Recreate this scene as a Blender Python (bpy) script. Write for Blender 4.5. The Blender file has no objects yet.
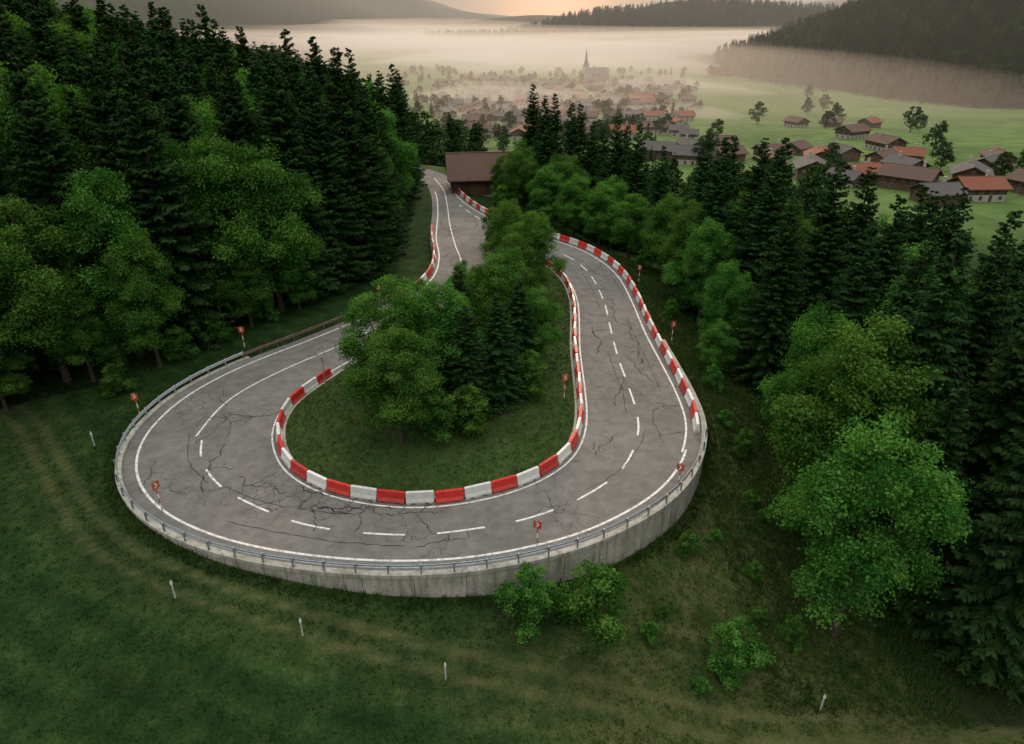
import bpy, math, random
import numpy as np
from mathutils import Vector, geometry
random.seed(7); rng=np.random.default_rng(11)
scene=bpy.context.scene
COL=scene.collection

# ------------------------------------------------------------------ helpers
def link(o,parent=None):
    COL.objects.link(o)
    if parent is not None: o.parent=parent
    return o
def mk_mesh(name,V,F,mats,midx=None,tint=None,smooth=False):
    me=bpy.data.meshes.new(name)
    if isinstance(V,np.ndarray): V=V.tolist()
    if isinstance(F,np.ndarray): F=F.tolist()
    me.from_pydata(V,[],F)
    for m in mats: me.materials.append(m)
    if midx is not None: me.polygons.foreach_set('material_index',np.asarray(midx,dtype=np.int32))
    if tint is not None:
        a=me.attributes.new('tint','FLOAT','FACE'); a.data.foreach_set('value',np.asarray(tint,dtype=np.float32))
    if smooth: me.polygons.foreach_set('use_smooth',np.ones(len(me.polygons),dtype=bool))
    me.update()
    return me
def obj(name,me,loc=(0,0,0),rz=0,sc=1,parent=None):
    o=bpy.data.objects.new(name,me); o.location=loc; o.rotation_euler=(0,0,rz)
    o.scale=(sc,sc,sc) if not hasattr(sc,'__len__') else sc
    return link(o,parent)
def empty(name,loc=(0,0,0),rz=0):
    o=bpy.data.objects.new(name,None); o.location=loc; o.rotation_euler=(0,0,rz); o.empty_display_size=1
    return link(o)
class MB:
    def __init__(s): s.V=[];s.F=[];s.M=[]
    def box(s,cx,cy,cz,sx,sy,sz,m=0):
        b=len(s.V);x,y,z=sx/2,sy/2,sz/2
        s.V+=[(cx+i*x,cy+j*y,cz+k*z) for k in(-1,1) for j in(-1,1) for i in(-1,1)]
        for f in((0,2,3,1),(4,5,7,6),(0,1,5,4),(2,6,7,3),(0,4,6,2),(1,3,7,5)):
            s.F.append(tuple(b+q for q in f));s.M.append(m)
    def poly(s,pts,m=0):
        b=len(s.V);s.V+=list(pts);s.F.append(tuple(range(b,b+len(pts))));s.M.append(m)
    def tube(s,pts,rad,n=7,m=0,cap=True):
        base=len(s.V);P=[Vector(p) for p in pts]
        for i,p in enumerate(P):
            d=(P[min(i+1,len(P)-1)]-P[max(i-1,0)]).normalized()
            a=d.orthogonal().normalized();b=d.cross(a)
            for k in range(n):
                t=2*math.pi*k/n;s.V.append(tuple(p+(a*math.cos(t)+b*math.sin(t))*rad[i]))
        for i in range(len(P)-1):
            for k in range(n):
                s.F.append((base+i*n+k,base+i*n+(k+1)%n,base+(i+1)*n+(k+1)%n,base+(i+1)*n+k));s.M.append(m)
        if cap:
            s.F.append(tuple(base+(len(P)-1)*n+k for k in range(n)));s.M.append(m)
    def mesh(s,name,mats,smooth=False): return mk_mesh(name,s.V,s.F,mats,s.M,smooth=smooth)

# ------------------------------------------------------------------ materials
def newmat(name):
    m=bpy.data.materials.new(name);m.use_nodes=True;nt=m.node_tree;nt.nodes.clear()
    out=nt.nodes.new('ShaderNodeOutputMaterial')
    return m,nt,out
def N(nt,t,**kw):
    n=nt.nodes.new(t)
    for k,v in kw.items():
        if k in n.inputs: n.inputs[k].default_value=v
        else: setattr(n,k,v)
    return n
def ramp(nt,stops,fac):
    r=nt.nodes.new('ShaderNodeValToRGB');e=r.color_ramp.elements
    while len(e)<len(stops): e.new(0.5)
    for i,(p,c) in enumerate(stops):
        e[i].position=p;e[i].color=(c,c,c,1) if not hasattr(c,'__len__') else (*c,1)
    nt.links.new(fac,r.inputs[0]);return r.outputs[0]
def noise(nt,scale,detail=4,rough=.55,vec=None,dist=0):
    n=N(nt,'ShaderNodeTexNoise');n.inputs['Scale'].default_value=scale;n.inputs['Detail'].default_value=detail
    n.inputs['Roughness'].default_value=rough;n.inputs['Distortion'].default_value=dist
    if vec is not None: nt.links.new(vec,n.inputs['Vector'])
    return n.outputs[0]
def mix(nt,fac,a,b,mode='MIX'):
    m=nt.nodes.new('ShaderNodeMix');m.data_type='RGBA';m.blend_type=mode
    for s,v in((0,fac),(6,a),(7,b)):
        if isinstance(v,bpy.types.NodeSocket): nt.links.new(v,m.inputs[s])
        elif s==0: m.inputs[0].default_value=v
        else: m.inputs[s].default_value=(*v,1) if hasattr(v,'__len__') else (v,v,v,1)
    return m.outputs[2]
def math_(nt,op,a,b=None):
    m=nt.nodes.new('ShaderNodeMath');m.operation=op
    for i,v in enumerate((a,b)):
        if v is None: continue
        if isinstance(v,bpy.types.NodeSocket): nt.links.new(v,m.inputs[i])
        else: m.inputs[i].default_value=v
    return m.outputs[0]
def wpos(nt): return nt.nodes.new('ShaderNodeNewGeometry').outputs['Position']
def attr(nt,name):
    a=nt.nodes.new('ShaderNodeAttribute');a.attribute_name=name;return a.outputs['Fac']
def principled(nt,out,color,rough=.8,bump=None,bstr=.3,bdist=.05,spec=.3,metal=0):
    p=nt.nodes.new('ShaderNodeBsdfPrincipled')
    if isinstance(color,bpy.types.NodeSocket): nt.links.new(color,p.inputs['Base Color'])
    else: p.inputs['Base Color'].default_value=(*color,1)
    if isinstance(rough,bpy.types.NodeSocket): nt.links.new(rough,p.inputs['Roughness'])
    else: p.inputs['Roughness'].default_value=rough
    p.inputs['Specular IOR Level'].default_value=spec;p.inputs['Metallic'].default_value=metal
    if bump is not None:
        b=nt.nodes.new('ShaderNodeBump');b.inputs['Strength'].default_value=bstr;b.inputs['Distance'].default_value=bdist
        nt.links.new(bump,b.inputs['Height']);nt.links.new(b.outputs[0],p.inputs['Normal'])
    nt.links.new(p.outputs[0],out.inputs[0]);return p
def simple(name,c,rough=.7,var=.25,scale=3,spec=.3,metal=0):
    m,nt,out=newmat(name)
    n=noise(nt,scale,3,.6,wpos(nt))
    f=ramp(nt,[(.3,1-var),(.7,1+var*.4)],n)
    col=mix(nt,1.0,tuple(c),f,'MULTIPLY')
    principled(nt,out,col,rough,None,.2,.02,spec,metal);return m
def grimy(name,c,dirt,rough=.45):
    m,nt,out=newmat(name);w=wpos(nt)
    sx=nt.nodes.new('ShaderNodeSeparateXYZ');nt.links.new(w,sx.inputs[0])
    n=noise(nt,3,5,.7,w)
    low=ramp(nt,[(0,.75),(.45,.12),(1,.04)],sx.outputs[2])
    f=math_(nt,'MULTIPLY',low,ramp(nt,[(.3,.3),(.65,1.4)],n))
    oi=nt.nodes.new('ShaderNodeObjectInfo')
    k=math_(nt,'ADD',math_(nt,'MULTIPLY',oi.outputs['Random'],.3),.78)
    col=mix(nt,f,mix(nt,1.0,c,k,'MULTIPLY'),dirt)
    principled(nt,out,col,rough,None,.2,.02,.35);return m
def leafmat(name,a,b,trans=.3,hv=.2):
    m,nt,out=newmat(name)
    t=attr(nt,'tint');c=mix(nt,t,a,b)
    oi=nt.nodes.new('ShaderNodeObjectInfo')
    hsv=nt.nodes.new('ShaderNodeHueSaturation')
    nt.links.new(c,hsv.inputs['Color'])
    nt.links.new(math_(nt,'ADD',math_(nt,'MULTIPLY',oi.outputs['Random'],.030),.492),hsv.inputs['Hue'])
    nt.links.new(math_(nt,'ADD',math_(nt,'MULTIPLY',oi.outputs['Random'],hv*2),1-hv),hsv.inputs['Value'])
    d=nt.nodes.new('ShaderNodeBsdfDiffuse');nt.links.new(hsv.outputs[0],d.inputs[0])
    if trans>0:
        tr=nt.nodes.new('ShaderNodeBsdfTranslucent');nt.links.new(mix(nt,1.0,hsv.outputs[0],(1.3,1.4,.7),'MULTIPLY'),tr.inputs[0])
        ms=nt.nodes.new('ShaderNodeMixShader');ms.inputs[0].default_value=trans
        nt.links.new(d.outputs[0],ms.inputs[1]);nt.links.new(tr.outputs[0],ms.inputs[2]);nt.links.new(ms.outputs[0],out.inputs[0])
    else: nt.links.new(d.outputs[0],out.inputs[0])
    return m
M_bark=simple('bark',(.06,.045,.032),.9,.5,6)
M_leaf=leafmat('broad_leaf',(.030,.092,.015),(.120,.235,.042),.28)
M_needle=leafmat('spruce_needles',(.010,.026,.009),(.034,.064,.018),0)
M_leaf_far=leafmat('distant_leaf',(.028,.055,.016),(.06,.10,.028),0)
M_red=grimy('red_plastic',(.62,.03,.02),(.12,.08,.06))
M_white=grimy('white_plastic',(.76,.75,.72),(.22,.20,.17))
M_steel=simple('galvanised_steel',(.42,.44,.46),.45,.3,5,.5,.6)
M_rust=simple('rusty_rail',(.17,.12,.095),.75,.5,5)
M_post=simple('sign_post_grey',(.25,.25,.25),.6)
M_signred=simple('sign_orange_red',(.50,.10,.035),.5,.3,6)
M_signw=simple('sign_white',(.7,.69,.66),.5,.1,6)
M_stake=simple('weathered_white_wood',(.5,.5,.44),.8)

def asphalt():
    m,nt,out=newmat('asphalt');w=wpos(nt)
    big=noise(nt,.12,4,.6,w);mid=noise(nt,.9,5,.65,w);fine=noise(nt,14,3,.7,w)
    c=ramp(nt,[(.25,(.136,.128,.118)),(.5,(.168,.159,.147)),(.75,(.214,.203,.188))],big)
    c=mix(nt,1.0,c,ramp(nt,[(.3,.74),(.7,1.17)],mid),'MULTIPLY')
    c=mix(nt,1.0,c,ramp(nt,[(.3,.74),(.7,1.22)],fine),'MULTIPLY')
    v=N(nt,'ShaderNodeTexVoronoi');v.feature='DISTANCE_TO_EDGE';v.inputs['Scale'].default_value=.8
    va=nt.nodes.new('ShaderNodeVectorMath');va.operation='ADD';nt.links.new(w,va.inputs[0])
    nn=N(nt,'ShaderNodeTexNoise');nn.inputs['Scale'].default_value=1.3;nt.links.new(w,nn.inputs['Vector']);nt.links.new(nn.outputs['Color'],va.inputs[1])
    nt.links.new(va.outputs[0],v.inputs['Vector'])
    line=ramp(nt,[(.0,1),(.035,0)],v.outputs['Distance'])
    mask=ramp(nt,[(.52,0),(.58,1)],noise(nt,.16,3,.5,w,.4))
    f=math_(nt,'MULTIPLY',math_(nt,'MULTIPLY',line,mask),.8)
    c=mix(nt,f,c,(.04,.038,.036))
    c=mix(nt,ramp(nt,[(.56,0),(.72,.45)],noise(nt,.45,4,.6,w,.6)),c,(.085,.08,.075))
    principled(nt,out,c,.85,fine,.35,.01,.25);return m
M_asphalt=asphalt()
def paint():
    m,nt,out=newmat('worn_white_paint');w=wpos(nt)
    f=ramp(nt,[(.47,1),(.64,0)],noise(nt,2.6,7,.8,w))
    c=mix(nt,f,(.24,.23,.215),(.74,.73,.70));principled(nt,out,c,.6);return m
M_paint=paint()
M_crack=simple('crack_dark',(.045,.043,.04),.95,.4)
def concrete():
    m,nt,out=newmat('weathered_concrete');w=wpos(nt)
    mp=nt.nodes.new('ShaderNodeMapping');mp.inputs['Scale'].default_value=(1.6,1.6,.16);nt.links.new(w,mp.inputs[0])
    st=noise(nt,1.6,7,.72,mp.outputs[0]);b=noise(nt,.5,5,.6,w);f=noise(nt,6,5,.65,w)
    c=ramp(nt,[(.33,(.16,.15,.125)),(.46,(.38,.36,.31)),(.7,(.54,.52,.46))],st)
    c=mix(nt,ramp(nt,[(.45,0),(.7,.6)],b),c,(.15,.16,.10))
    c=mix(nt,1.0,c,ramp(nt,[(.3,.8),(.7,1.12)],f),'MULTIPLY')
    principled(nt,out,c,.9,f,.4,.03);return m
M_conc=concrete()
def ground_mat():
    m,nt,out=newmat('grass_ground');w=wpos(nt)
    n1=noise(nt,.09,4,.6,w);n2=noise(nt,.7,5,.7,w);n3=noise(nt,7,3,.75,w)
    near=ramp(nt,[(.3,(.010,.026,.007)),(.5,(.017,.040,.010)),(.72,(.033,.060,.016))],n2)
    rough=ramp(nt,[(.3,(.022,.040,.011)),(.5,(.048,.066,.019)),(.66,(.088,.088,.036)),(.8,(.11,.092,.052))],n2)
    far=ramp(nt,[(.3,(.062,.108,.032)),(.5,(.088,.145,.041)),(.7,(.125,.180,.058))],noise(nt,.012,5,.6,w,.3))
    soil=(.085,.085,.034)
    c=mix(nt,attr(nt,'rough'),near,rough)
    c=mix(nt,1.0,c,math_(nt,'ADD',math_(nt,'MULTIPLY',attr(nt,'stripe'),.30),.86),'MULTIPLY')
    c=mix(nt,math_(nt,'MULTIPLY',attr(nt,'track'),ramp(nt,[(.3,.25),(.6,.85)],n2)),c,soil)
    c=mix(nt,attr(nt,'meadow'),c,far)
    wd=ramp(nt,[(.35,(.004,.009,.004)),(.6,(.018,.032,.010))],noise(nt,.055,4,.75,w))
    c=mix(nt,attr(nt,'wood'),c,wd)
    c=mix(nt,1.0,c,ramp(nt,[(.3,.72),(.7,1.25)],n1),'MULTIPLY')
    c=mix(nt,1.0,c,ramp(nt,[(.3,.65),(.7,1.3)],n3),'MULTIPLY')
    principled(nt,out,c,.95,n2,.8,.22,.05);return m
M_ground=ground_mat()
M_grass=leafmat('grass_blades',(.016,.042,.009),(.078,.112,.026),0,.0)

# ------------------------------------------------------------------ layout curves (metres)
def catmull(P,closed=False,step=.5):
    P=[np.array(p,float) for p in P];n=len(P);out=[]
    rngi=range(n if closed else n-1)
    for i in rngi:
        if closed: p0,p1,p2,p3=P[i-1],P[i],P[(i+1)%n],P[(i+2)%n]
        else: p0,p1,p2,p3=P[max(i-1,0)],P[i],P[i+1],P[min(i+2,n-1)]
        k=max(2,int(np.linalg.norm(p2-p1)/step))
        for j in range(k):
            t=j/k
            out.append(.5*((2*p1)+(-p0+p2)*t+(2*p0-5*p1+4*p2-p3)*t*t+(-p0+3*p1-3*p2+p3)*t**3))
    if not closed: out.append(P[-1])
    return np.array(out)
def smooth_curve(C,closed,it=6):
    C=C.copy()
    for _ in range(it):
        if closed: C=(np.roll(C,1,0)+2*C+np.roll(C,-1,0))/4
        else: C[1:-1]=(C[:-2]+2*C[1:-1]+C[2:])/4
    return C
outer_cp=[(-62,163),(-44,160.5),(-31,157),(-23,151.5),(-18.3,144),(-15.6,132.4),(-14,119.3),(-13.2,109),(-12.6,102.2),(-11.4,94.2),(-11.2,86.5),(-12.5,80.4),(-14.9,75.7),(-18.4,70.9),(-22.4,65.7),(-26.1,61.2),(-28.6,57.3),(-30.2,53.4),(-30.8,49.6),(-30.6,46.0),(-29.4,42.3),(-27.3,39.1),(-24.4,36.4),(-20.8,34.3),(-17.1,32.9),(-13.1,32.0),(-8.9,31.5),(-5.0,31.5),(-1.4,32.0),(2.1,33.0),(5.4,34.4),(8.7,36.6),(11.4,39.1),(13.5,42.1),(15.0,45.5),(15.9,49.3),(16.1,54.2),(15.9,60.3),(15.6,67.6),(15.6,76.4),(15.2,85.3),(13.6,92.4),(10.7,98.6),(7.2,102.9),(2.9,107.6),(-1.2,113.2),(-4.9,120),(-8.2,128.3),(-10.6,137),(-12.6,146),(-16.2,154.5),(-23.5,161.8),(-34,166),(-46,168.5),(-62,170.5)]
OUT=smooth_curve(catmull(outer_cp),False)
island_cp=[(-3.5,102.2),(-2.3,94.7),(-2.5,86.5),(-4,79.7),(-6.6,73.9),(-9.1,69.5),(-11.8,65.2),(-14.2,61.6),(-16.1,58.6),(-17.4,55.7),(-18.5,53.1),(-19,50.6),(-18.7,47.6),(-17.6,44.7),(-16.1,42.4),(-14.2,40.8),(-12.2,39.7),(-9.9,39),(-7.6,38.6),(-5.2,38.7),(-3,39.2),(-.9,40),(1,41.1),(2.6,42.5),(3.9,44.2),(4.8,46.5),(5.4,49.7),(5.7,54.5),(6,63.1),(6.6,70.8),(6.9,77),(6.4,83.4),(4.4,89.8),(.3,96.6)]
ISL=smooth_curve(catmull(island_cp,True),True)
def normals2(C,closed=False):
    T=np.roll(C,-1,0)-np.roll(C,1,0) if closed else np.gradient(C,axis=0)
    T/=np.linalg.norm(T,axis=1)[:,None]+1e-9
    return np.stack([T[:,1],-T[:,0]],1)
def cum(C): return np.concatenate([[0],np.cumsum(np.linalg.norm(np.diff(C,axis=0),axis=1))])
def idx_near(C,p): return int(np.argmin(np.sum((C-np.array(p))**2,1)))
def resample(C,spacing):
    s=cum(C);n=max(2,int(round(s[-1]/spacing)));t=np.linspace(0,s[-1],n+1)
    return np.stack([np.interp(t,s,C[:,k]) for k in range(2)],1)
def inside_poly(px,py,poly):
    ins=np.zeros(px.shape,bool);n=len(poly);j=n-1
    for i in range(n):
        xi,yi=poly[i];xj,yj=poly[j]
        if yi!=yj:
            c=((yi>py)!=(yj>py))&(px<(xj-xi)*(py-yi)/(yj-yi)+xi);ins^=c
        j=i
    return ins
def orient(C,Nn,poly):
    c=C+Nn*.3;k=inside_poly(c[:,0],c[:,1],poly).mean();return -Nn if k>.5 else Nn
NO=orient(OUT,normals2(OUT),OUT);NI=orient(ISL,normals2(ISL,True),ISL)
def dist_poly(px,py,C,closed=False):
    A=C[:-1];B=C[1:]
    if closed: A=C;B=np.roll(C,-1,0)
    best=np.full(px.shape,1e9)
    for a,b in zip(A,B):
        d=b-a;L=d@d+1e-12
        t=np.clip(((px-a[0])*d[0]+(py-a[1])*d[1])/L,0,1)
        best=np.minimum(best,(px-a[0]-t*d[0])**2+(py-a[1]-t*d[1])**2)
    return np.sqrt(best)
OUTc=OUT[::3];ISLc=ISL[::3]
track_cp=[(-60,62),(-44,52),(-35,43),(-30.0,37.6),(-25.4,33.8),(-19.8,31.2),(-12.8,29.0),(-6.6,27.6),(-.7,26.5),(6,25.6),(13.1,25.2),(20.5,25.5),(28,26.5),(40,31)]
TRK=catmull(track_cp,step=2)
def sst(x,a,b):
    t=np.clip((x-a)/(b-a),0,1);return t*t*(3-2*t)
def sd_outer(x,y):
    d=dist_poly(x,y,OUTc);ins=inside_poly(x,y,OUTc);return np.where(ins,-d,d)
def wob(x,y,s,ph):
    return (np.sin(x*s+ph)*np.cos(y*s*1.13+ph*2.1)+.5*np.sin(x*s*2.3+y*s*1.7+ph*3))/1.5
def height(x,y,full=False):
    x=np.asarray(x,float);y=np.asarray(y,float)
    d=sd_outer(x,y);dp=np.maximum(d,0)
    front=sst(y,62,46)
    offl=-np.interp(x,[-31,-24,-15,-8,0,8,13,17],[.18,.35,.85,1.5,2.15,2.5,2.5,1.6])
    offr=-np.interp(y,[45,54,64,80],[1.6,.8,.35,.12])
    off=np.where(x>13,np.minimum(offr,offl*front),offl*front+(-.06)*(1-front))
    off=np.where((x<-22)&(y>46),np.interp(y,[46,62],[-.25,-.08]),off)
    wR=sst(x,2,17)
    slope=(.075+.07*sst(x,-25,-10))*(1-wR)+.40*wR
    lim=8*(1-wR)*.8+ (9+11*sst(y,35,85))*wR
    g2=-lim*(1-np.exp(-slope*dp/np.maximum(lim,.1)))
    wL=sst(x,-14,-24)*sst(y,50,62)
    g2=g2*(1-wL)
    g1=-20*sst(y,128,245)*sst(dp,1.5,26)
    base=np.minimum(g1,g2+off)
    base=np.where(y>100,np.maximum(base,-20),base)
    base=base-.06*np.clip(y-235,0,500)
    hl=np.clip(-x-40,0,1e4)*.30
    hl=90*(1-np.exp(-hl/90))*sst(y,52,85)*(1-.65*sst(y,300,1000))*(1-.3*sst(y,900,1400))
    hl=hl*np.where((y>130)&(y<205),sst(dp,1.5,16),1.0)
    ax,ay,bx,by=487.,705.,337.,1205.
    L=math.hypot(bx-ax,by-ay);s=((x-ax)*(by-ay)-(y-ay)*(bx-ax))/L
    hr=190*sst(s,-10,480)*(1-.9*sst(y,1150,1700))*sst(y,250,650)
    f1=112*np.exp(-((x-700)/620)**2-((y-2700)/380)**2)*(1+.25*wob(x,y,.006,1.0))
    f2=82*np.exp(-((x-150)/520)**2-((y-3900)/350)**2)
    f3=(120+60*wob(x,y,.0011,2.0)+25*wob(x,y,.004,.3))*sst(y,4600,6000)*(1-.5*np.exp(-((x-300)/1100)**2))+250*sst(y,4600,7200)*(sst(x,-1000,-3500)+sst(x,2000,4500))
    f4=300*sst(x,-350,-1500)*sst(y,900,2200)
    roll=.35*wob(x,y,.09,.7)*np.clip(dp/6,0,1)+1.5*wob(x,y,.012,2)*sst(y,190,300)
    h=base+np.maximum(hl,0)+hr+f1+f2+f3+f4+roll
    h=np.where(d<0,np.minimum(h,np.where(d<-1.0,-.55,-.03)),h)
    if full: return h,d,s,hl
    return h
def H(x,y): return float(height(np.array([x]),np.array([y]))[0])

# ------------------------------------------------------------------ ground sheet
def axis(parts):
    out=[]
    for a,b,n in parts: out+=list(np.linspace(a,b,n,endpoint=False))
    return np.array(out+[parts[-1][1]])
gx=axis([(-7000,-1200,14),(-1200,-300,30),(-300,-60,48),(-60,-34,50),(-34,22,112),(22,60,60),(60,300,60),(300,1000,56),(1000,7000,24)])
gy=axis([(-400,0,14),(0,18,12),(18,60,84),(60,120,86),(120,320,110),(320,1500,90),(1500,8000,80)])
GX,GY=np.meshgrid(gx,gy);fx,fy=GX.ravel(),GY.ravel()
GZ,GD,GS,GHL=height(fx,fy,True)
V=np.stack([fx,fy,GZ],1);nx=len(gx);ny=len(gy)
ii=(np.arange(ny-1)[:,None]*nx+np.arange(nx-1)[None,:]).ravel()
F=np.stack([ii,ii+1,ii+nx+1,ii+nx],1)
gme=mk_mesh('ground',V,F,[M_ground],smooth=True)
FB=[(-200,40),(-70,48),(-50,50.5),(-37,57),(-32,66),(-26.5,75),(-21,82),(-17.5,92),(-17.8,110),(-19,130),(-24,150),(-28,170),(-38,210),(-60,300),(-90,420),(-160,560),(-260,900),(-500,2000),(-6000,2000),(-6000,40)]
def in_forestL(x,y): return inside_poly(np.asarray(x,float),np.asarray(y,float),np.array(FB,float))
near=fx**2+(fy-40)**2<75**2
dt=np.full(fx.shape,99.);dt[near]=dist_poly(fx[near],fy[near],TRK)
trk=np.exp(-((dt-.72)/.28)**2)*.95+.22*np.exp(-(dt/1.2)**2)
rough=np.clip(sst(fx,-6,12)*sst(GD,0,1.5)*(1-sst(fy,80,140)),0,1)+.30*np.exp(-((dt-2.2)/1.0)**2)*(fx<12)
stripe=np.where(near,.5+.5*np.sin(dt*2*np.pi/2.4+.6*wob(fx,fy,.2,1))*sst(dt,1.5,3)*(1-.6*sst(fx,-2,12)),.5)
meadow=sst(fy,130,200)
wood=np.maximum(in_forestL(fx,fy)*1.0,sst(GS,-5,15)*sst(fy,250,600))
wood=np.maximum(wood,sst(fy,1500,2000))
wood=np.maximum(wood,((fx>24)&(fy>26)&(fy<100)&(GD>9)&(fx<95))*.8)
for nm,arr in(('track',trk),('rough',np.clip(rough,0,1)),('meadow',meadow),('wood',wood),('stripe',stripe)):
    a=gme.attributes.new(nm,'FLOAT','POINT');a.data.foreach_set('value',arr.astype(np.float32))
obj('ground',gme)

# ------------------------------------------------------------------ road, island
def cdt_fill(boundary,extra,zf,name,mat,skirt=0):
    pts=[Vector((float(p[0]),float(p[1]))) for p in boundary];nb=len(pts)
    pts+= [Vector((float(p[0]),float(p[1]))) for p in extra]
    edges=[(i,(i+1)%nb) for i in range(nb)]
    v,e,f,_,_,_=geometry.delaunay_2d_cdt(pts,edges,[],1,1e-5)
    arr=np.array([[p.x,p.y] for p in v]);z=zf(arr)
    VV=[(a[0],a[1],zz) for a,zz in zip(arr,z)];FF=[tuple(q) for q in f]
    FF2=[]
    for q in FF:
        a,b,c=[arr[k] for k in q[:3]]
        FF2.append(q if (b[0]-a[0])*(c[1]-a[1])-(b[1]-a[1])*(c[0]-a[0])>0 else q[::-1])
    if skirt:
        b=len(VV)
        for p in boundary: VV+=[(p[0],p[1],0.0),(p[0],p[1],-skirt)]
        m=len(boundary)
        for i in range(m):
            j=(i+1)%m;FF2.append((b+2*i,b+2*i+1,b+2*j+1,b+2*j))
    return mk_mesh(name,VV,FF2,[mat])
road=obj('road',cdt_fill(OUT,[],lambda a:np.zeros(len(a)),'road',M_asphalt,.6))
gxx,gyy=np.meshgrid(np.arange(-19,8,.7),np.arange(38,103,.7));gp=np.stack([gxx.ravel(),gyy.ravel()],1)
gp=gp+rng.uniform(-.15,.15,gp.shape)
m=inside_poly(gp[:,0],gp[:,1],ISLc)&(dist_poly(gp[:,0],gp[:,1],ISLc,True)>.5);gp=gp[m]
def isl_z(a):
    d=dist_poly(a[:,0],a[:,1],ISL[::2],True)
    return .10+.7*(1-np.exp(-np.maximum(d-.1,0)/4))+.05*wob(a[:,0],a[:,1],1.1,.4)*np.clip(d,0,1)
ime=cdt_fill(ISL,gp,isl_z,'grass_island',M_ground,0)
na=len(ime.vertices)
for nm,val in(('track',0),('rough',.35),('meadow',.22),('wood',0),('stripe',.5)):
    a=ime.attributes.new(nm,'FLOAT','POINT');a.data.foreach_set('value',np.full(na,val,np.float32))
obj('grass_island',ime)
kb=MB();n=len(ISL)
I0=ISL+NI*.12;I1=ISL-NI*.08
for i in range(0,n):
    j=(i+1)%n
    a,b,c,d=I0[i],I0[j],I1[j],I1[i]
    kb.poly([(a[0],a[1],.13),(b[0],b[1],.13),(c[0],c[1],.13),(d[0],d[1],.13)])
    kb.poly([(a[0],a[1],0.0),(b[0],b[1],0.0),(b[0],b[1],.13),(a[0],a[1],.13)])
obj('road_kerb',kb.mesh('road_kerb',[M_conc]))

def ribbon(mb,C,w,z,gap=None,s0=0,vary=0):
    Cn=normals2(C)
    s=cum(C)
    W=np.full(len(C),w,float)
    if vary:
        W=W*(1+vary*rng.uniform(-1,1,len(C)));W[0]*=.3;W[-1]*=.15
    for i in range(len(C)-1):
        if gap and ((s[i]+s0)%(gap[0]+gap[1]))>gap[0]: continue
        a=C[i]+Cn[i]*W[i]/2;b=C[i]-Cn[i]*W[i]/2;c=C[i+1]-Cn[i+1]*W[i+1]/2;d=C[i+1]+Cn[i+1]*W[i+1]/2
        mb.poly([(a[0],a[1],z),(d[0],d[1],z),(c[0],c[1],z),(b[0],b[1],z)])
lm=MB()
OI=OUT-NO*1.0
ribbon(lm,OI[idx_near(OUT,(-16,135)):idx_near(OUT,(14.8,45))],.18,.006)
OI2=OUT-NO*1.25
ribbon(lm,OI2[idx_near(OUT,(14.5,44)):idx_near(OUT,(-12.6,146))],.16,.006)
IE=ISL+NI*.95
k0=idx_near(ISL,(-4,79.7));k1=idx_near(ISL,(1.5,95))
ribbon(lm,IE[k0:k1],.14,.006)
cs=catmull([(-25.6,46.8),(-25.4,51.3),(-24.3,54.8),(-21.6,59.2),(-17.8,64.2),(-13.7,70.6),(-9.9,77),(-7.5,84.1),(-7.1,91.5),(-8.5,99.6),(-10.2,110.8),(-11.8,124.4),(-13.6,136.7),(-16.5,148)])
ribbon(lm,cs,.16,.006)
cd=smooth_curve(catmull([(-24.9,46.2),(-23.6,43.1),(-20.6,39.7),(-15.9,36.8),(-12.8,35.6),(-9.3,35),(-6,34.9),(-2.8,35.4),(.5,36.3),(3.3,37.7),(6,39.7),(8.3,42.3),(10,46.2),(10.7,50.1),(10.7,56.1),(10.6,61.9),(10.8,69.5),(11,77),(10.3,86.5),(8.2,93.5),(4.2,99.3),(-.3,106),(-5.4,114.5),(-9.6,124.4)],step=.25),False)
ribbon(lm,cd,.16,.006,(3.0,2.1),.8)
obj('markings',lm.mesh('markings',[M_paint]),parent=road)
cm=MB()
def crack(x,y,ang,L,w,depth=0):
    pts=[(x,y)];a=ang
    for _ in range(int(L/.3)):
        a=ang+random.gauss(0,.55)
        st=random.uniform(.15,.5)
        x+=st*math.cos(a);y+=st*math.sin(a);pts.append((x,y))
        if depth<2 and random.random()<.10: crack(x,y,ang+random.choice((-1,1))*random.uniform(.9,1.6),L*random.uniform(.2,.45),w*.75,depth+1)
    C=np.array(pts);m=inside_poly(C[:,0],C[:,1],OUTc)&~inside_poly(C[:,0],C[:,1],ISLc)
    if m.all() and len(C)>2: ribbon(cm,C,w*random.uniform(.6,1.4),.010,vary=.6)
for (x,y,a,L) in [(-20,42,-.6,7),(-17,39.5,-.2,6),(-15,38,-.1,7),(-14,36.8,.1,6),(-12,37.6,-.1,4),(-18,37,.2,5),(-10,36.8,.0,5),(-16,40,-.5,5),(-26,54,-1.2,7),(-24,51,-1.6,5),(-22.5,46,-1.3,6),(-20,61,.9,6),
    (12.5,60,1.6,10),(13.5,56,1.5,8),(8.5,62,1.6,7),(12,70,1.7,8),(13,78,1.6,8),(8.5,52,1.5,6),(1,37,.5,5),(7,44,1.1,5),(-6,33.3,0,4),(-13,74,.9,6),(-8,88,1.6,8),(-9,104,1.7,9),(-6.5,108,1.8,8),(0,104,2,6),(12,84,1.8,6),(-28,44,-1.1,5),(11.8,46,1.3,5)]:
    crack(x+random.uniform(-.7,.7),y+random.uniform(-.7,.7),a+random.uniform(-.2,.2),L*random.uniform(.8,1.3),.075)
def seam(C,w=.05):
    C=C+np.cumsum(rng.normal(0,.03,C.shape),0)*.7;C=C+rng.normal(0,.035,C.shape)
    ribbon(cm,C,w,.010,vary=.5)
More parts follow.
